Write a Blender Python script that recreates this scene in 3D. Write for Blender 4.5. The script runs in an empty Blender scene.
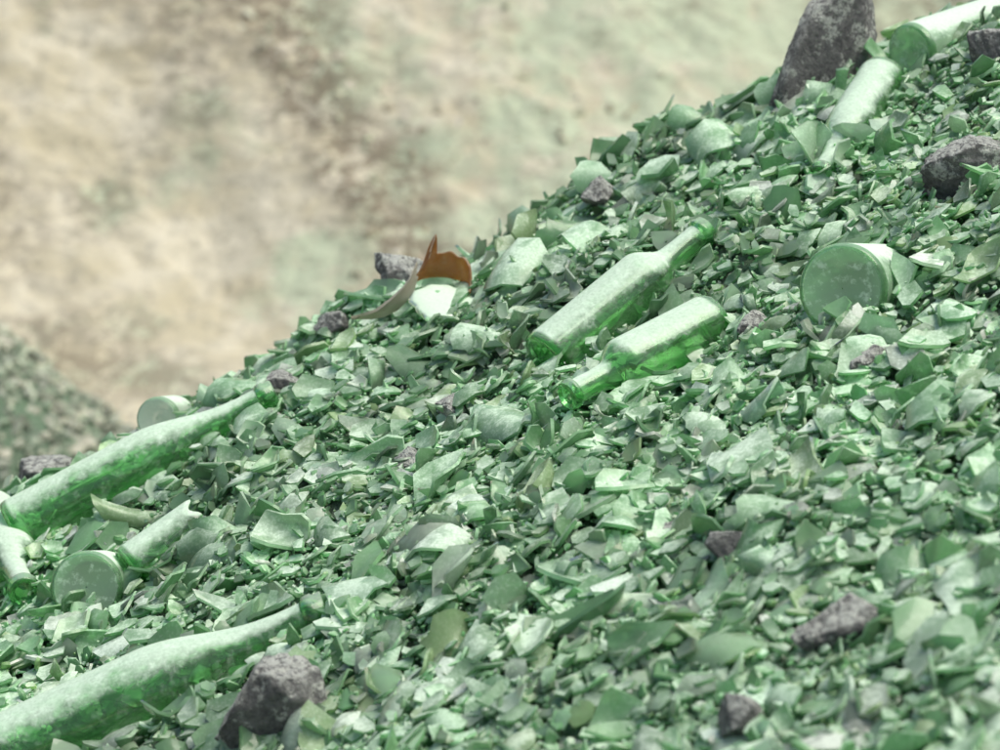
import bpy, math, bmesh
import numpy as np
from mathutils import Vector, Matrix
sc=bpy.context.scene
sc.view_settings.view_transform='Standard'
try: sc.view_settings.look='None'
except: pass
sc.view_settings.exposure=0

# ---------------------------------------------------------------- noise / terrain
def _h(ix,iy,s):
    v=np.sin(ix*127.1+iy*311.7+s*74.7)*43758.5453
    return v-np.floor(v)
def vn(x,y,s=0):
    x=np.asarray(x,float);y=np.asarray(y,float)
    ix=np.floor(x);iy=np.floor(y);fx=x-ix;fy=y-iy
    fx=fx*fx*(3-2*fx);fy=fy*fy*(3-2*fy)
    a=_h(ix,iy,s);b=_h(ix+1,iy,s);c=_h(ix,iy+1,s);d=_h(ix+1,iy+1,s)
    return (a*(1-fx)+b*fx)*(1-fy)+(c*(1-fx)+d*fx)*fy-0.5
def sstep(a,b,x):
    t=np.clip((x-a)/(b-a),0,1);return t*t*(3-2*t)
def heap(x,y):
    x=np.asarray(x,float);y=np.asarray(y,float)
    z=1.307+0.45*x+0.164*(y-4.8)
    w=0.06;yc=4.93-0.27*(1-sstep(-.40,.22,x))+0.05*vn(x*4,y*0,5)+.03*vn(x*11,y*0,6)
    z=z-0.95*w*np.logaddexp(0,(y-yc)/w)
    z=z-0.9*0.3*np.logaddexp(0,(x-2.4)/0.3)
    z=z+0.030*vn(x*4.1,y*4.1,1)+0.026*vn(x*10,y*10,2)+0.018*vn(x*25,y*25,3)
    return z
def hz(x,y): return float(heap(x,y))
def slope_normal(x,y):
    e=0.02
    gx=(heap(x+e,y)-heap(x-e,y))/(2*e); gy=(heap(x,y+e)-heap(x,y-e))/(2*e)
    n=np.stack([-gx,-gy,np.ones_like(gx)],-1)
    return n/np.linalg.norm(n,axis=-1,keepdims=True)
def P3(x,y,h): return (x,y,hz(x,y)+h)

# ---------------------------------------------------------------- node helpers
def newmat(name):
    m=bpy.data.materials.new(name);m.use_nodes=True
    nt=m.node_tree
    for n in list(nt.nodes): nt.nodes.remove(n)
    return m,nt,nt.nodes,nt.links
def noise(nt,scale,detail=4,rough=0.6,vec=None):
    n=nt.nodes.new('ShaderNodeTexNoise');n.inputs['Scale'].default_value=scale
    n.inputs['Detail'].default_value=detail;n.inputs['Roughness'].default_value=rough
    if vec is not None: nt.links.new(vec,n.inputs['Vector'])
    return n.outputs['Fac']
def ramp(nt,fac,stops):
    r=nt.nodes.new('ShaderNodeValToRGB');e=r.color_ramp.elements
    while len(e)<len(stops): e.new(0.5)
    for i,(p,c) in enumerate(stops):
        e[i].position=p;e[i].color=(c[0],c[1],c[2],1)
    nt.links.new(fac,r.inputs['Fac']);return r.outputs['Color']
def math_(nt,op,a,b=None,clamp=False):
    m=nt.nodes.new('ShaderNodeMath');m.operation=op;m.use_clamp=clamp
    for i,v in enumerate((a,b)):
        if v is None: continue
        if isinstance(v,(int,float)): m.inputs[i].default_value=v
        else: nt.links.new(v,m.inputs[i])
    return m.outputs[0]
def mixc(nt,f,a,b,mode='MIX'):
    m=nt.nodes.new('ShaderNodeMix');m.data_type='RGBA';m.blend_type=mode
    for s,v in ((0,f),(6,a),(7,b)):
        if isinstance(v,(int,float)): m.inputs[s].default_value=v
        elif isinstance(v,tuple): m.inputs[s].default_value=(v[0],v[1],v[2],1)
        else: nt.links.new(v,m.inputs[s])
    return m.outputs[2]
def mixs(nt,f,a,b):
    m=nt.nodes.new('ShaderNodeMixShader')
    if isinstance(f,(int,float)): m.inputs[0].default_value=f
    else: nt.links.new(f,m.inputs[0])
    nt.links.new(a,m.inputs[1]);nt.links.new(b,m.inputs[2]);return m.outputs[0]
def mrange(nt,v,a,b,c=0.,d=1.):
    m=nt.nodes.new('ShaderNodeMapRange');m.interpolation_type='SMOOTHSTEP'
    m.inputs[1].default_value=a;m.inputs[2].default_value=b;m.inputs[3].default_value=c;m.inputs[4].default_value=d
    nt.links.new(v,m.inputs[0]);return m.outputs[0]
def geo(nt):
    g=nt.nodes.new('ShaderNodeNewGeometry');s=nt.nodes.new('ShaderNodeSeparateXYZ')
    nt.links.new(g.outputs['Normal'],s.inputs[0]);return s.outputs['Z'],g.outputs['Position']
def out(nt,sh):
    o=nt.nodes.new('ShaderNodeOutputMaterial');nt.links.new(sh,o.inputs['Surface']);return o
def bump(nt,h,strength,dist):
    b=nt.nodes.new('ShaderNodeBump');b.inputs['Strength'].default_value=strength;b.inputs['Distance'].default_value=dist
    nt.links.new(h,b.inputs['Height']);return b.outputs['Normal']

# ---------------------------------------------------------------- materials
def shard_material(name,clear):
    m,nt,ns,L=newmat(name)
    at=ns.new('ShaderNodeAttribute');at.attribute_name='col'
    z,pos=geo(nt)
    col=at.outputs['Color'];dust=at.outputs['Alpha']
    dif=ns.new('ShaderNodeBsdfDiffuse');L.new(col,dif.inputs[0])
    trl=ns.new('ShaderNodeBsdfTranslucent');L.new(mixc(nt,0.52,col,(0.56,0.94,0.54)),trl.inputs[0])
    gl=ns.new('ShaderNodeBsdfGlossy');gl.inputs['Roughness'].default_value=0.12
    fr=ns.new('ShaderNodeFresnel');fr.inputs[0].default_value=1.45
    s=mixs(nt,0.62,dif.outputs[0],trl.outputs[0])
    if clear>0:
        trp=ns.new('ShaderNodeBsdfTransparent')
        L.new(mixc(nt,0.60,col,(0.84,1.0,0.84)),trp.inputs[0])
        s=mixs(nt,clear,s,trp.outputs[0])
    s=mixs(nt,fr.outputs[0],s,gl.outputs[0])
    d2=ns.new('ShaderNodeBsdfDiffuse')
    n1=noise(nt,35,2,0.65,pos);n2=noise(nt,300,2,0.7,pos)
    dc=mixc(nt,n2,(0.48,0.60,0.48),(0.74,0.84,0.74))
    dc=mixc(nt,0.30,dc,col);L.new(dc,d2.inputs[0])
    f=mrange(nt,z,0.30,0.98)
    f=math_(nt,'MULTIPLY',f,mrange(nt,n1,0.36,0.60,0.22,1.0))
    f=math_(nt,'MULTIPLY',f,mrange(nt,n2,0.30,0.6,0.60,1.0))
    f=math_(nt,'ADD',f,mrange(nt,n2,0.50,0.66,0.0,0.22))
    f=math_(nt,'MULTIPLY',f,dust)
    f=math_(nt,'ADD',f,0.12,True)
    out(nt,mixs(nt,f,s,d2.outputs[0]));return m
def bottle_material(name,colA,dustamt=1.0,film=0.08,base=0.02,rough=0.03,blot=0.20):
    m,nt,ns,L=newmat(name)
    z,pos=geo(nt)
    at=ns.new('ShaderNodeAttribute');at.attribute_name='col'
    gc=mixc(nt,1.0,at.outputs['Color'],colA,'MULTIPLY')
    p=ns.new('ShaderNodeBsdfPrincipled')
    L.new(gc,p.inputs['Base Color']);p.inputs['Roughness'].default_value=rough
    p.inputs['IOR'].default_value=1.45;p.inputs['Transmission Weight'].default_value=1.0
    c2=tuple(c**1.8 for c in colA)
    fc=mixc(nt,1.0,at.outputs['Color'],c2,'MULTIPLY')
    df=ns.new('ShaderNodeBsdfDiffuse');L.new(fc,df.inputs[0])
    tl=ns.new('ShaderNodeBsdfTranslucent');L.new(fc,tl.inputs[0])
    fl=mixs(nt,0.6,df.outputs[0],tl.outputs[0])
    s=mixs(nt,film,p.outputs[0],fl)
    n1=noise(nt,22,5,0.65,pos);n2=noise(nt,260,2,0.6,pos);n3=noise(nt,75,4,0.7,pos)
    d2=ns.new('ShaderNodeBsdfDiffuse')
    L.new(mixc(nt,n2,(0.50,0.68,0.52),(0.65,0.79,0.66)),d2.inputs[0])
    zz=math_(nt,'ADD',z,math_(nt,'MULTIPLY',math_(nt,'SUBTRACT',n1,0.5),0.7))
    zz=math_(nt,'ADD',zz,math_(nt,'MULTIPLY',math_(nt,'SUBTRACT',n3,0.5),0.3))
    f=mrange(nt,zz,0.44,0.86)
    f=math_(nt,'MULTIPLY',f,mrange(nt,n2,0.3,0.6,0.88,1.0))
    f=math_(nt,'ADD',f,mrange(nt,n3,0.50,0.70,0,blot))
    f=math_(nt,'MULTIPLY',f,0.86*dustamt)
    f=math_(nt,'ADD',f,base,True)
    f=math_(nt,'MULTIPLY',f,at.outputs['Alpha'])
    out(nt,mixs(nt,f,s,d2.outputs[0]));return m
def rock_material():
    m,nt,ns,L=newmat('dusty_grey_rock')
    z,pos=geo(nt)
    n1=noise(nt,22,6,0.65,pos);n2=noise(nt,140,5,0.75,pos);n3=noise(nt,38,6,0.7,pos)
    c=ramp(nt,n1,[(0.3,(0.045,0.047,0.049)),(0.5,(0.105,0.108,0.108)),(0.7,(0.22,0.223,0.22))])
    c=mixc(nt,mrange(nt,n2,0.35,0.7,0,0.5),c,(0.32,0.325,0.315))
    f=mrange(nt,z,0.1,0.8)
    f=math_(nt,'ADD',math_(nt,'MULTIPLY',f,0.80),mrange(nt,n3,0.51,0.59,0,0.85))
    f=math_(nt,'MULTIPLY',f,mrange(nt,n2,0.40,0.56,0.15,1.0),True)
    c=mixc(nt,f,c,(0.60,0.64,0.58))
    p=ns.new('ShaderNodeBsdfPrincipled');L.new(c,p.inputs['Base Color']);p.inputs['Roughness'].default_value=0.9
    L.new(bump(nt,n2,1.0,0.01),p.inputs['Normal'])
    out(nt,p.outputs[0]);return m
def grit_material():
    m,nt,ns,L=newmat('green_glass_grit')
    z,pos=geo(nt)
    n1=noise(nt,150,5,0.7,pos);n2=noise(nt,12,3,0.6,pos)
    c=ramp(nt,n1,[(0.3,(0.05,0.11,0.05)),(0.5,(0.13,0.23,0.13)),(0.7,(0.36,0.45,0.36))])
    c=mixc(nt,mrange(nt,n2,0.4,0.6,0,0.4),c,(0.16,0.17,0.15))
    p=ns.new('ShaderNodeBsdfPrincipled');L.new(c,p.inputs['Base Color']);p.inputs['Roughness'].default_value=0.8
    L.new(bump(nt,n1,1.0,0.01),p.inputs['Normal'])
    out(nt,p.outputs[0]);return m
def sand_material():
    m,nt,ns,L=newmat('pale_quarry_sand')
    z,pos=geo(nt)
    mp=ns.new('ShaderNodeMapping');mp.inputs['Rotation'].default_value=(0,math.radians(-35),0);mp.inputs['Scale'].default_value=(1.0,0.6,1.9)
    L.new(pos,mp.inputs[0]);v=mp.outputs[0]
    sx=ns.new('ShaderNodeSeparateXYZ');L.new(pos,sx.inputs[0]);X,Z=sx.outputs['X'],sx.outputs['Z']
    big=noise(nt,1.6,4,0.6,pos);mid=noise(nt,6,5,0.7,v);fine=noise(nt,24,6,0.75,v);gr=noise(nt,3.2,5,0.65,pos);sp=noise(nt,20,5,0.75,pos)
    c=mixc(nt,mrange(nt,mid,0.38,0.62),(0.56,0.52,0.37),(0.69,0.66,0.52))
    gx=math_(nt,'ADD',gr,math_(nt,'MULTIPLY',X,0.15))
    c=mixc(nt,mrange(nt,gx,0.38,0.56,0,0.88),c,(0.51,0.60,0.43))
    q=math_(nt,'ADD',math_(nt,'ADD',X,0.36),math_(nt,'MULTIPLY',math_(nt,'SUBTRACT',Z,0.60),0.9))
    q=math_(nt,'ADD',q,math_(nt,'MULTIPLY',math_(nt,'SUBTRACT',mid,0.5),0.5))
    q=math_(nt,'ABSOLUTE',q)
    band=mrange(nt,q,0.05,0.22,1,0)
    bb=math_(nt,'MAXIMUM',band,mrange(nt,big,0.48,0.62,0,0.75))
    br=math_(nt,'MULTIPLY',bb,mrange(nt,fine,0.43,0.52))
    c=mixc(nt,math_(nt,'MULTIPLY',br,0.85),c,(0.19,0.155,0.105))
    c=mixc(nt,mrange(nt,sp,0.56,0.64,0,0.5),c,(0.30,0.28,0.20))
    c=mixc(nt,mrange(nt,fine,0.52,0.62,0,0.38),c,(0.32,0.31,0.22))
    p=ns.new('ShaderNodeBsdfPrincipled');L.new(c,p.inputs['Base Color']);p.inputs['Roughness'].default_value=0.95
    L.new(bump(nt,fine,0.7,0.05),p.inputs['Normal'])
    out(nt,p.outputs[0]);return m
def debris_material():
    m,nt,ns,L=newmat('mixed_debris')
    at=ns.new('ShaderNodeAttribute');at.attribute_name='col'
    z,pos=geo(nt)
    p=ns.new('ShaderNodeBsdfPrincipled');p.inputs['Roughness'].default_value=0.85
    n1=noise(nt,60,4,0.7,pos)
    L.new(mixc(nt,mrange(nt,n1,0.3,0.7,0.0,0.4),at.outputs['Color'],(0.40,0.39,0.31)),p.inputs['Base Color'])
    out(nt,p.outputs[0]);return m
M_sh=shard_material('dusty_clear_broken_glass',0.42);M_sm=shard_material('dusty_broken_glass',0.0)
M_rock=rock_material();M_grit=grit_material();M_sand=sand_material();M_deb=debris_material()
M_b=bottle_material('dusty_green_bottle_glass',(0.53,0.90,0.52))
M_bp=bottle_material('dusty_pale_green_glass',(0.66,0.93,0.66),1.0,0.16,0.20,0.03,0.55)
M_amb=bottle_material('amber_glass',(0.62,0.36,0.11),0.25,0.60,0.05)
M_clr=bottle_material('dusty_clear_glass',(0.90,0.94,0.90),0.8,0.25,0.35)

# ---------------------------------------------------------------- mesh helpers
def add_mesh(name,verts,tris,mat,smooth=True,colors=None):
    verts=np.asarray(verts,np.float32).reshape(-1,3);tris=np.ascontiguousarray(tris,np.int32)
    me=bpy.data.meshes.new(name)
    k=tris.shape[1]
    me.vertices.add(len(verts));me.vertices.foreach_set('co',verts.ravel())
    me.loops.add(tris.size);me.loops.foreach_set('vertex_index',tris.ravel())
    me.polygons.add(len(tris));me.polygons.foreach_set('loop_start',np.arange(len(tris),dtype=np.int32)*k)
    me.polygons.foreach_set('use_smooth',np.full(len(tris),smooth))
    if colors is not None:
        a=me.color_attributes.new('col','FLOAT_COLOR','POINT');a.data.foreach_set('color',np.asarray(colors,np.float32).ravel())
    me.update(calc_edges=True);me.validate()
    me.materials.append(mat)
    ob=bpy.data.objects.new(name,me);sc.collection.objects.link(ob);return ob
def grid(name,xs,ys,f,mat):
    X,Y=np.meshgrid(xs,ys);Z=f(X,Y);nx=len(xs);ny=len(ys)
    v=np.stack([X,Y,Z],-1).reshape(-1,3)
    i=(np.arange(ny-1)[:,None]*nx+np.arange(nx-1)[None]).ravel()
    q=np.stack([i,i+1,i+1+nx,i+nx],-1)
    return add_mesh(name,v,q,mat)

# ---------------------------------------------------------------- bottles (built first; shards are kept out of their insides)
SOLID=[]
def profile(Rb,L,style,punt):
    rn=0.0158*(Rb/.037)
    if style=='long': sh0,sh1=0.52,0.84
    elif style=='bordeaux': sh0,sh1=0.60,0.76
    else: sh0,sh1=0.48,0.78
    o=[(0.001,punt),(Rb*.3,punt*.85),(Rb*.62,punt*.35),(Rb*.80,0.0005),(Rb*.86,0.0),(Rb*.92,0.000),(Rb*.975,0.003),(Rb,0.008),(Rb,.012),(Rb,.018)]
    for i in range(1,9): o.append((Rb,0.018+(sh0*L-0.018)*i/8))
    for i in range(1,13):
        q=i/12;s=0.5+0.5*math.cos(math.pi*q)
        if style=='long': s=s*.75+(1-q)*.25
        o.append((rn*1.05+(Rb-rn*1.05)*s,L*(sh0+(sh1-sh0)*q)))
    for i in range(1,4): o.append((rn,L*(sh1+(0.935-sh1)*i/3)))
    o+=[(rn*1.02,L*.940),(rn*1.22,L*.946),(rn*1.25,L*.970),(rn*1.12,L*.976),(rn*1.14,L*.995),(rn*1.0,L)]
    w=0.003
    inn=[]
    for (a,b) in o[5:-6][::-1]:
        inn.append((max(a-w,0.001),b+(0.003 if b<0.02 else 0)))
    inn=[(rn-.004,L*.998),(rn-.004,L*.95)]+inn+[(Rb*.62,punt*.35+.004),(Rb*.3,punt*.85+.004),(0.001,punt+.005)]
    return o,inn
def lathe(prof,seg=64):
    n=len(prof);a=np.arange(seg)*2*np.pi/seg
    P=np.array(prof);v=np.stack([P[:,0:1]*np.cos(a),P[:,0:1]*np.sin(a),np.repeat(P[:,1:2],seg,1)],-1).reshape(-1,3)
    f=[]
    for i in range(n-1):
        for k in range(seg):
            k2=(k+1)%seg;f.append((i*seg+k,i*seg+k2,(i+1)*seg+k2,(i+1)*seg+k))
    return v,np.array(f)
def orient(v,base,d):
    q=Vector(d).normalized().to_track_quat('Z','Y').to_matrix()
    return v@np.array(q).T+np.array(base)
def bottle(name,base,neck,Rb,L,style,mat,cut=None,seed=0,amp=.006,punt=.018,inner=0.0):
    o,inn=profile(Rb,L,style,punt)
    if cut:
        o=[p for p in o if p[1]<=cut*L];inn=[p for p in inn if p[1]<=cut*L]
    v,f=lathe(o+inn)
    C=np.ones((len(v),4));C[len(o)*64:,3]=inner
    rad=np.hypot(v[:,0],v[:,1])
    heel=(v[:,2]<.0085)&(rad>.90*Rb)
    C[heel]=(.38,.66,.40,.25)          # thick glass at the heel ring
    lip=v[:,2]>L*.938
    C[lip,:3]=(.55,.80,.58);C[lip,3]*=.4
    if cut:
        rr=np.random.default_rng(seed);th=np.arctan2(v[:,1],v[:,0])
        jag=sum(rr.uniform(.2,1)*np.sin(k*th+rr.uniform(0,6)) for k in (1,2,3,5,7))*amp
        v[:,2]+=jag*sstep(.35,1.0,v[:,2]/(cut*L))
    d=(Vector(neck)-Vector(base)).normalized()
    SOLID.append((np.array(base),np.array(d),L*(cut or .62),Rb))
    if not cut: SOLID.append((np.array(base)+np.array(d)*L*.6,np.array(d),L*.38,Rb*.5))
    return add_mesh(name,orient(v,base,d),f,mat,True,C)
bottle('glass_bottle',P3(.054,4.235,.022),P3(.234,4.36,.024),.037,.272,'bordeaux',M_b)
bottle('glass_bottle',P3(.247,4.17,.026),P3(.083,4.05,.036),.034,.222,'bordeaux',M_b)
c0=P3(.378,4.01,.040);bottle('glass_bottle',c0,(c0[0]+.115,c0[1]+.27,c0[2]-.060),.051,.31,'burg',M_bp,punt=.004,inner=.6)
d0=P3(.520,4.67,.038);bottle('glass_bottle',d0,(d0[0]+.20,d0[1]+.19,d0[2]+.03),.037,.30,'bordeaux',M_bp,punt=.005,inner=.5)
bottle('glass_bottle',P3(.486,4.65,.024),P3(.386,4.43,.020),.032,.250,'long',M_b)
bottle('glass_bottle',P3(-.600,4.38,.038),P3(-.26,4.45,.030),.037,.365,'long',M_b,punt=.008)
bottle('glass_bottle',P3(-.575,3.80,.034),P3(-.17,3.83,.010),.048,.43,'long',M_b)
n0=P3(-.565,4.22,.030);q0=P3(-.645,4.50,.02);bottle('glass_bottle',q0,n0,.037,(Vector(q0)-Vector(n0)).length,'bordeaux',M_b)
i0=P3(-.485,4.150,.036);bottle('broken_bottle',i0,(i0[0]+.03,i0[1]+.2,i0[2]-.06),.043,.30,'burg',M_bp,cut=.35,seed=3,punt=.004,inner=.5)
bottle('broken_bottle',P3(-.438,4.19,.014),P3(-.34,4.24,.004),.030,.22,'burg',M_b,cut=.5,seed=4,amp=.003)
bottle('broken_jar',P3(-.440,4.60,.040),P3(-.39,4.78,.026),.029,.2,'burg',M_clr,cut=.35,seed=5,amp=.003,punt=.004,inner=.5)
AM=P3(-.075,4.575,.034)
SOLID.append((np.array(AM)+np.array((0,-.040,-.014)),np.array((0,.2,.97)),.09,.042))
def keep_mask(P,s):
    k=np.ones(len(P),bool)
    for b,d,L,R in SOLID:
        t=(P-b)@d;rad=np.linalg.norm(P-b-t[:,None]*d,axis=1)
        k&=~((t>-.003)&(t<L)&(rad<R+.25*s))
    return k

# ---------------------------------------------------------------- shards
def make_shards(P,N,size,aspect,K,R,thick,rc,tilt,cols,dust,flipp=0.40,seed=0,jag=(0.6,1.15)):
    r=np.random.default_rng(seed);n=len(P)
    ang=(np.arange(K)[None]+r.uniform(-0.38,0.38,(n,K)))*2*np.pi/K
    rad=r.uniform(jag[0],jag[1],(n,K))
    rings=[]
    for j in range(1,R+1):
        rho=j/R
        rings.append((rho*rad*np.cos(ang)*aspect[:,None],rho*rad*np.sin(ang)))
    u=np.concatenate([np.zeros((n,1))]+[a for a,b in rings],1)*size[:,None]
    v=np.concatenate([np.zeros((n,1))]+[b for a,b in rings],1)*size[:,None]
    ca=r.uniform(0,np.pi,n)[:,None];uu=u*np.cos(ca)+v*np.sin(ca);vv=-u*np.sin(ca)+v*np.cos(ca)
    th=np.clip(uu/rc[:,None],-1.9,1.9)
    bend=r.normal(0,0.08,n)[:,None]*vv*vv/np.maximum(size[:,None],1e-4)
    def lay(off):
        rr=rc[:,None]+off
        return np.stack([rr*np.sin(th),vv,rc[:,None]-rr*np.cos(th)+bend],-1)
    top=lay(thick[:,None]*0.5);bot=lay(-thick[:,None]*0.5)
    rim0=top[:,1+(R-1)*K:];rim1=bot[:,1+(R-1)*K:]
    V=np.concatenate([top,bot,rim0,rim1],1);nv=V.shape[1];m=1+R*K
    V=V-V[:,:m].mean(1,keepdims=True)
    T=[]
    k=np.arange(K);k2=(k+1)%K
    for base,flip in((0,True),(m,False)):
        t=[np.stack([np.full(K,base),base+1+k,base+1+k2],-1)]
        for j in range(R-1):
            a=base+1+j*K;b=a+K
            t.append(np.stack([a+k,b+k,b+k2],-1));t.append(np.stack([a+k,b+k2,a+k2],-1))
        t=np.concatenate(t)
        if flip:t=t[:,::-1]
        T.append(t)
    a=2*m;b=2*m+K
    T.append(np.stack([a+k,a+k2,b+k2],-1));T.append(np.stack([a+k,b+k2,b+k],-1))
    T=np.concatenate(T)
    w=N+r.normal(0,1,(n,3))*tilt[:,None];w/=np.linalg.norm(w,axis=1,keepdims=True)
    w*=np.where(r.random(n)<flipp,1,-1)[:,None]
    ref=r.normal(0,1,(n,3))
    e1=np.cross(ref,w);e1/=np.linalg.norm(e1,axis=1,keepdims=True);e2=np.cross(w,e1)
    W=V[...,0:1]*e1[:,None]+V[...,1:2]*e2[:,None]+V[...,2:3]*w[:,None]+P[:,None]
    C=np.empty((n,nv,4));C[...,:3]=cols[:,None];C[...,3]=dust[:,None]
    C[:,2*m:,:3]*=np.array([1.20,1.30,1.20]);C[:,2*m:,3]*=0.5
    tris=(T[None]+(np.arange(n)*nv)[:,None,None]).reshape(-1,3)
    return W.reshape(-1,3),tris,np.clip(C.reshape(-1,4),0,1)
def palette(n,r):
    base=np.array([[0.18,0.46,0.18],[0.27,0.54,0.27],[0.40,0.64,0.40],[0.08,0.33,0.09],[0.28,0.47,0.16],[0.54,0.70,0.53],[0.11,0.20,0.11],[.36,.39,.35]])
    p=np.array([.25,.21,.17,.14,.06,.10,.03,.04])
    c=base[r.choice(len(base),n,p=p)]
    return np.clip(c*r.uniform(0.75,1.25,(n,1))*r.uniform(0.93,1.07,(n,3)),0.01,0.85)
def scatter_xy(n,r,wide=0.12):
    y=r.uniform(2.85,5.1,n)
    x=r.uniform(-1,1,n)*y*0.160
    k=r.random(n)<wide
    x=np.where(k,r.uniform(-1.5,1.5,n),x);y=np.where(k,r.uniform(2.2,5.6,n),y)
    return x,y
class Acc:
    def __init__(s): s.p=[];s.o=0
    def put(s,res):
        v,t,c=res;s.p.append((v,t+s.o,c));s.o+=len(v)
    def build(s,name,mat):
        return add_mesh(name,np.concatenate([p[0] for p in s.p]),np.concatenate([p[1] for p in s.p]),mat,True,np.concatenate([p[2] for p in s.p]))
A1=Acc();A2=Acc()
def cls(acc,n,smin,smax,K,R,th,tiltm,hmin,hmax,seed,power=1.6,asp=(.6,1.9),jag=(.65,1.12)):
    r=np.random.default_rng(seed)
    x,y=scatter_xy(n,r)
    s=smin+(smax-smin)*r.random(n)**power
    z=heap(x,y)+r.uniform(hmin,hmax,n)
    k=keep_mask(np.stack([x,y,z],-1),s);x,y,z,s=x[k],y[k],z[k],s[k];n=len(x)
    N=slope_normal(x,y)
    asp=r.uniform(asp[0],asp[1],n)
    rc=r.choice([0.028,0.036,0.045,0.2],n,p=[.4,.35,.15,.10])*r.uniform(.9,1.1,n)
    rc=np.where(r.random(n)<.12,0.014,rc)
    tilt=np.abs(r.normal(0,tiltm,n))+0.04
    lf=vn(x*5,y*5,61)+.6*vn(x*13,y*13,62)
    dust=np.clip(r.normal(0.66,0.36,n)+lf*.9,0.0,1.0)
    col=palette(n,r)*np.clip(1+lf*.5,.6,1.4)[:,None]
    acc.put(make_shards(np.stack([x,y,z],-1),N,s,asp,K,R,np.full(n,th)*r.uniform(.7,1.3,n),rc,tilt,np.clip(col,0,.85),dust,seed=seed+100,jag=jag))
cls(A1,1000,0.018,0.040,9,4,0.0036,0.26,0.012,0.028,11,1.9)
cls(A1,450,0.017,0.034,9,4,0.0036,0.8,0.008,0.024,16,1.9)
cls(A1,7500,0.008,0.022,6,3,0.0034,0.40,0.002,0.028,12,1.6)
cls(A2,4000,0.009,0.020,6,3,0.0034,0.45,-0.002,0.022,22,1.6)
cls(A1,2000,0.006,0.012,6,2,0.003,0.6,0.0,0.026,15,1,(2.0,4.0))
cls(A2,24000,0.0035,0.0090,5,1,0.003,0.60,-0.002,0.022,13)
cls(A2,34000,0.0014,0.0040,4,1,0.002,0.8,0.000,0.024,14)
big=[(0.02,4.50,.050,1.3,(.36,.64,.38),1,.038,(-.3,-.6,1)),(0.275,4.69,.034,1.5,(.3,.6,.32),.9,.03,(0,-.6,1)),(0.342,4.37,.030,.9,(.07,.30,.09),.1,.025,(.1,-1,.3)),
(0.0,4.105,.046,1.5,(.26,.54,.28),.9,.030,(-.5,-.3,1)),(-.065,3.84,.032,1.6,(.5,.7,.52),1,.030,(-.2,-.2,1)),(.454,3.706,.036,1.4,(.16,.46,.18),.5,.028,(0,-.3,1)),
(.205,4.667,.034,1.1,(.38,.64,.42),.8,.03,(-.2,-.9,.6)),(.252,3.756,.036,1.5,(.36,.6,.38),1,.028,(-.4,-.3,1)),(-.162,3.83,.034,1.4,(.36,.64,.4),1,.028,(-.3,-.1,1)),
(.271,3.579,.034,1.3,(.2,.48,.2),.6,.028,(-.2,-.5,1)),(-.051,3.626,.028,1.2,(.28,.46,.14),.3,.028,(.1,-.9,.7)),(.381,3.385,.032,1.2,(.14,.42,.15),.4,.026,(-.3,-.6,.8)),
(.43,3.278,.032,1.3,(.4,.64,.42),.9,.026,(-.1,-.4,1)),(-.345,4.54,.034,1.6,(.16,.50,.18),.6,.028,(-.5,-.5,.9)),(-.30,4.376,.030,1.2,(.3,.6,.32),.9,.028,(-.2,-.5,1)),
(-.29,4.58,.028,1.5,(.18,.50,.2),.6,.024,(-.5,-.4,.8)),(.076,4.60,.030,1.0,(.08,.30,.10),.2,.03,(.2,-1,.4)),(.355,4.76,.026,1.1,(.2,.5,.2),.6,.03,(-.4,-.8,.6)),
(.12,4.74,.03,1.0,(.36,.64,.38),.6,.03,(0,-1,.5)),(.24,4.80,.028,1.0,(.16,.46,.18),.5,.030,(-.2,-1,.5)),(-.22,4.40,.03,1.2,(.36,.64,.4),.9,.026,(-.3,-.3,1)),
(.11,4.52,.036,1.3,(.3,.6,.33),.8,.028,(.3,-.6,1)),(-.03,4.36,.03,1.3,(.3,.56,.32),.9,.026,(-.1,-.6,1)),(.17,4.05,.03,1.2,(.2,.5,.22),.7,.026,(-.1,-.6,1))]
B=np.array([[b[0],b[1],hz(b[0],b[1])+b[6]] for b in big])
A1.put(make_shards(B,np.array([np.array(b[7])/np.linalg.norm(b[7]) for b in big]),np.array([b[2] for b in big]),np.array([b[3] for b in big]),15,6,np.full(len(big),.0038),np.full(len(big),.036),np.full(len(big),.03),np.array([b[4] for b in big]),np.array([b[5] for b in big],float),flipp=0.0,seed=55,jag=(.70,1.12)))
A1.build('broken_glass_shards',M_sh)
A2.build('broken_glass_chips',M_sm)

# ---------------------------------------------------------------- terrain meshes
xs=np.concatenate([np.linspace(-4,-1.2,30)[:-1],np.linspace(-1.2,1.2,260),np.linspace(1.2,4.5,34)[1:]])
ys=np.concatenate([np.linspace(-1,2.4,30)[:-1],np.linspace(2.4,5.4,300),np.linspace(5.4,8,30)[1:]])
grid('broken_glass_heap',xs,ys,lambda X,Y:np.maximum(heap(X,Y),-0.05),M_grit)
def slope(X,Y):
    s=0.72*0.5*np.logaddexp(0,(Y-8.6+0.25*vn(X*.5,Y*0,9))/0.5)
    s=np.where(Y>16,np.minimum(s,0.72*(16-8.6)+0.15*(Y-16)),s)
    ridge=vn(X*0.9+Y*0.5,Y*0.35,21)*0.35+vn(X*2.4+Y*1.1,Y*.9,22)*0.14+vn(X*7,Y*7,23)*0.05+vn(X*18,Y*18,24)*0.026+vn(X*40,Y*40,25)*0.014
    return s+ridge*np.clip((Y-8.0)/1.0,0,1)
xs2=np.concatenate([np.linspace(-14,-2.2,60)[:-1],np.linspace(-2.2,2.2,400),np.linspace(2.2,14,60)[1:]])
ys2=np.concatenate([np.linspace(7.6,11.5,400),np.linspace(11.5,40,80)[1:]])
grid('sand_slope',xs2,ys2,lambda X,Y:slope(X,Y)+0.01,M_sand)
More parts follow.
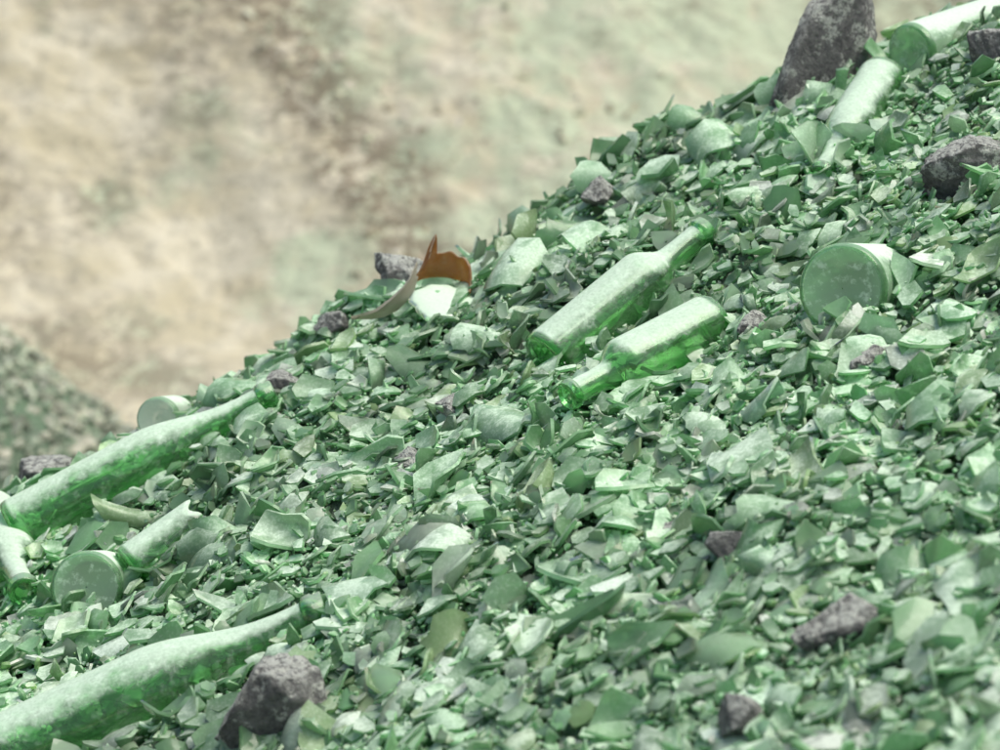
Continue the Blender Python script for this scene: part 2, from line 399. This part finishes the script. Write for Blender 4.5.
grid('ground',np.linspace(-300,300,61),np.linspace(-300,300,61),lambda X,Y:X*0-0.02,M_sand)

def heap2(X,Y):
    d=np.sqrt(((X+1.75)/1.30)**2+((Y-7.6)/0.8)**2)
    return 1.06*np.clip(1-d,-.2,1)-0.02+0.06*vn(X*5,Y*5,31)+0.03*vn(X*14,Y*14,32)
grid('debris_heap',np.linspace(-3.3,-.2,180),np.linspace(6.5,8.7,130),heap2,M_grit)
r=np.random.default_rng(5);n=13000
x=r.uniform(-3.0,-.4,n);y=r.uniform(6.7,8.3,n);z=heap2(x,y)+.005;k=z>0.02;x,y,z=x[k],y[k],z[k];n=len(x)
pal=np.array([[.36,.39,.31],[.22,.26,.21],[.22,.29,.21],[.46,.46,.37],[.09,.11,.08]])
v,t,c=make_shards(np.stack([x,y,z],-1),np.tile([0,-.3,.95],(n,1)),r.uniform(.005,.020,n),r.uniform(.7,1.6,n),5,1,r.uniform(.004,.012,n),np.full(n,.1),np.full(n,.6),pal[r.choice(5,n)],np.ones(n),seed=77)
add_mesh('debris_pieces',v,t,M_deb,False,c)
n=16000
x=r.uniform(-2.2,2.2,n);y=r.uniform(8.3,11.3,n)
zz=slope(x,y)
msk=(np.abs(x+.36+.9*(zz-.6)+.3*vn(x*6,y*6,44))+r.normal(0,.06,n)<0.13)|(vn(x*1.3,y*1.3,42)+.4*vn(x*5,y*5,43)+r.normal(0,.12,n)>.36)
x,y=x[msk],y[msk];n=len(x);z=slope(x,y)+.006
pal=np.array([[.36,.31,.22],[.26,.21,.15],[.50,.47,.36],[.37,.37,.27],[.58,.55,.45]])
v,t,c=make_shards(np.stack([x,y,z],-1),np.tile([0,-.5,.85],(n,1)),.004+.016*r.random(n)**2.5,r.uniform(.7,1.6,n),6,1,r.uniform(.006,.014,n),np.full(n,.1),np.full(n,.6),pal[r.choice(5,n)],np.ones(n),seed=78)
add_mesh('slope_rubble',v,t,M_deb,False,c)

# ---------------------------------------------------------------- amber bottle base with a tall broken spike, on the crest
emp=bpy.data.objects.new('broken_amber_bottle',None);sc.collection.objects.link(emp)
emp.location=AM;emp.scale=(1.12,1.12,1.12)
seg=96;rows=14;R0=.035
def cup(Rc):
    a=np.arange(seg)*2*np.pi/seg
    def dd(c): return (a-math.radians(c)+np.pi)%(2*np.pi)-np.pi
    H=.001+.030*np.exp(-(dd(62)/1.30)**4)+.032*np.exp(-(np.abs(dd(112))/.17)**1.2)+(.0015*np.sin(a*7)+.001*np.sin(a*13+1))*np.exp(-(dd(68)/1.3)**4)
    v=[]
    for i in range(rows+1):
        t=i/rows;rr=Rc*(1-.30*t*t*np.exp(-(dd(110)/.5)**2))
        v.append(np.stack([rr*np.cos(a)+.006*(t**3)*np.exp(-(dd(112)/.3)**2),rr*np.sin(a),H*t],-1))
    return np.concatenate(v)
vo=cup(R0);vi=cup(R0-.003)
V=np.concatenate([vo,vi]);F=[]
n1=len(vo)
for i in range(rows):
    for k in range(seg):
        k2=(k+1)%seg
        F.append((i*seg+k,i*seg+k2,(i+1)*seg+k2,(i+1)*seg+k));F.append((n1+i*seg+k,n1+(i+1)*seg+k,n1+(i+1)*seg+k2,n1+i*seg+k2))
for k in range(seg):
    k2=(k+1)%seg;F.append((rows*seg+k,rows*seg+k2,n1+rows*seg+k2,n1+rows*seg+k))
F=np.array(F);ang=np.degrees(np.arctan2(V[F].mean(1)[:,1],V[F].mean(1)[:,0]))
F=F[(ang>-35)&(ang<172)]
wall=add_mesh('jagged_wall',orient(V,(0,0,0),(.05,-.20,1)),F,M_amb,True,np.ones((len(V),4)));wall.parent=emp
o=[(0.0005,.003),(.020,.0028),(.034,.001),(.039,-.002),(.037,-.006),(.020,-.004),(.0005,-.001)]
v,f=lathe(o,72)
th=np.arctan2(v[:,1],v[:,0]);v[:,:2]*=(1+.05*np.sin(3*th+1)+.04*np.sin(5*th)+.03*np.sin(11*th))[:,None]
disc=add_mesh('base_disc',orient(v,(.004,-.018,-.010),(.06,-.34,1)),f,M_bp,True,np.ones((len(v),4)));disc.parent=emp
v,t,c=make_shards(np.array([[0,0,0.]]),np.array([[-.15,-.75,.65]]),np.array([.0115]),np.array([4.2]),14,5,np.array([.004]),np.array([.04]),np.array([0.0]),np.array([[.40,.29,.25]]),np.array([.4]),flipp=0,seed=8)
strip=add_mesh('side_strip',v,t,M_sm,True,c)
vv=np.array(v).reshape(-1,3);_,_,W=np.linalg.svd(vv-vv.mean(0),full_matrices=False)
tgt=np.zeros((3,3));tgt[0]=np.array([-.74,-.20,-.60]);tgt[0]/=np.linalg.norm(tgt[0]);tgt[2]=np.array([-.45,-.75,.6]);tgt[2]-=tgt[2].dot(tgt[0])*tgt[0];tgt[2]/=np.linalg.norm(tgt[2]);tgt[1]=np.cross(tgt[2],tgt[0])
vv=(vv@W.T)@tgt+np.array([-.048,-.035,-.006])
strip.data.vertices.foreach_set('co',vv.astype(np.float32).ravel());strip.data.update();strip.parent=emp

# ---------------------------------------------------------------- rocks
def rock(pos,dims,rot,seed,name='rock',sub=5):
    rr=np.random.default_rng(seed)
    bm=bmesh.new();bmesh.ops.create_icosphere(bm,subdivisions=sub,radius=1)
    v=np.array([q.co[:] for q in bm.verts])
    for k in range(16):
        nrm=rr.normal(0,1,3);nrm/=np.linalg.norm(nrm);dd=rr.uniform(.45,.82)
        s=v@nrm;v=v-np.outer(np.maximum(s-dd,0),nrm)*.95
    nz=vn(v[:,0]*3+v[:,2]*2,v[:,1]*3-v[:,2],seed)*.12+vn(v[:,0]*9+v[:,2]*5,v[:,1]*9-v[:,2]*4,seed+1)*.09+vn(v[:,0]*24+v[:,2]*11,v[:,1]*24-v[:,2]*13,seed+2)*.06
    v=v*(1+nz)[:,None]
    f=np.array([[q.index for q in p.verts] for p in bm.faces]);bm.free()
    v=v*np.array(dims)
    R=np.array(Matrix.Rotation(rot[2],3,'Z')@Matrix.Rotation(rot[1],3,'Y')@Matrix.Rotation(rot[0],3,'X'))
    v=v@R.T+np.array(pos)
    return add_mesh(name,v,f,M_rock,True)
rk=[(.422,4.75,.030,(.068,.05,.165),(0,.50,.1)),(.620,4.56,.018,(.050,.05,.040),(0,.2,0)),(.555,4.23,.018,(.085,.06,.042),(0,-.42,0)),(-.130,4.70,.040,(.048,.04,.042),(.2,.2,.4)),
(-.215,4.63,.025,(.028,.03,.022),(0,0,1)),(-.275,4.50,.02,(.028,.03,.025),(.4,0,1)),(-.243,3.62,.034,(.064,.055,.084),(0,.15,.2)),(.223,3.225,.024,(.038,.03,.032),(0,.3,.7)),
(.319,3.318,.014,(.052,.036,.032),(0,-.3,.2)),(.235,3.552,.018,(.032,.028,.024),(0,0,.3)),(-.059,4.24,.016,(.028,.026,.022),(0,0,2)),(-.105,4.16,.014,(.03,.026,.018),(0,0,1)),
(.128,4.68,.03,(.030,.028,.025),(0,0,.5)),(-.59,4.62,.020,(.055,.05,.026),(0,-.3,0)),(.176,3.69,.014,(.036,.03,.022),(0,0,1.4)),(.392,3.90,.014,(.034,.026,.022),(0,-.3,1)),
(.29,4.10,.012,(.036,.026,.02),(0,-.4,1))]
for i,(x,y,h,dm,ro) in enumerate(rk): rock(P3(x,y,h),dm,ro,i*7+3)
rr=np.random.default_rng(21)
for i in range(18):
    y=rr.uniform(3.0,4.75);x=rr.uniform(-.9,1)*y*.15;s=rr.uniform(.006,.015)
    if not keep_mask(np.array([P3(x,y,.008)]),np.array([.06]))[0]: continue
    rock(P3(x,y,.014),(s*rr.uniform(.9,1.4),s,s*rr.uniform(.5,.9)),(rr.uniform(-.5,.5),rr.uniform(-.5,.5),rr.uniform(0,6)),300+i,sub=4)

# ---------------------------------------------------------------- camera, light
cam=bpy.data.cameras.new('Camera');co=bpy.data.objects.new('Camera',cam);sc.collection.objects.link(co);sc.camera=co
co.location=(0,0,2.3);co.rotation_euler=(math.radians(90-14),0,0)
cam.lens=133.56;cam.sensor_width=36;cam.clip_end=1000;cam.clip_start=.05
cam.dof.use_dof=True;cam.dof.focus_distance=4.25;cam.dof.aperture_fstop=6
w=bpy.data.worlds.new('World');sc.world=w;w.use_nodes=True
nt=w.node_tree;bg=nt.nodes['Background'];sky=nt.nodes.new('ShaderNodeTexSky');sky.sky_type='NISHITA';sky.sun_disc=False
el,az=66,105
sky.sun_elevation=math.radians(el);sky.sun_rotation=math.radians(az);sky.dust_density=5;sky.air_density=1
nt.links.new(sky.outputs[0],bg.inputs[0]);bg.inputs[1].default_value=0.15
s=bpy.data.lights.new('sun','SUN');s.energy=2.7;s.angle=math.radians(40);s.color=(1,.96,.87)
so=bpy.data.objects.new('sun',s);sc.collection.objects.link(so)
d=Vector((math.sin(math.radians(az))*math.cos(math.radians(el)),math.cos(math.radians(az))*math.cos(math.radians(el)),math.sin(math.radians(el))))
so.rotation_euler=d.to_track_quat('Z','Y').to_euler();so.location=(0,0,20)
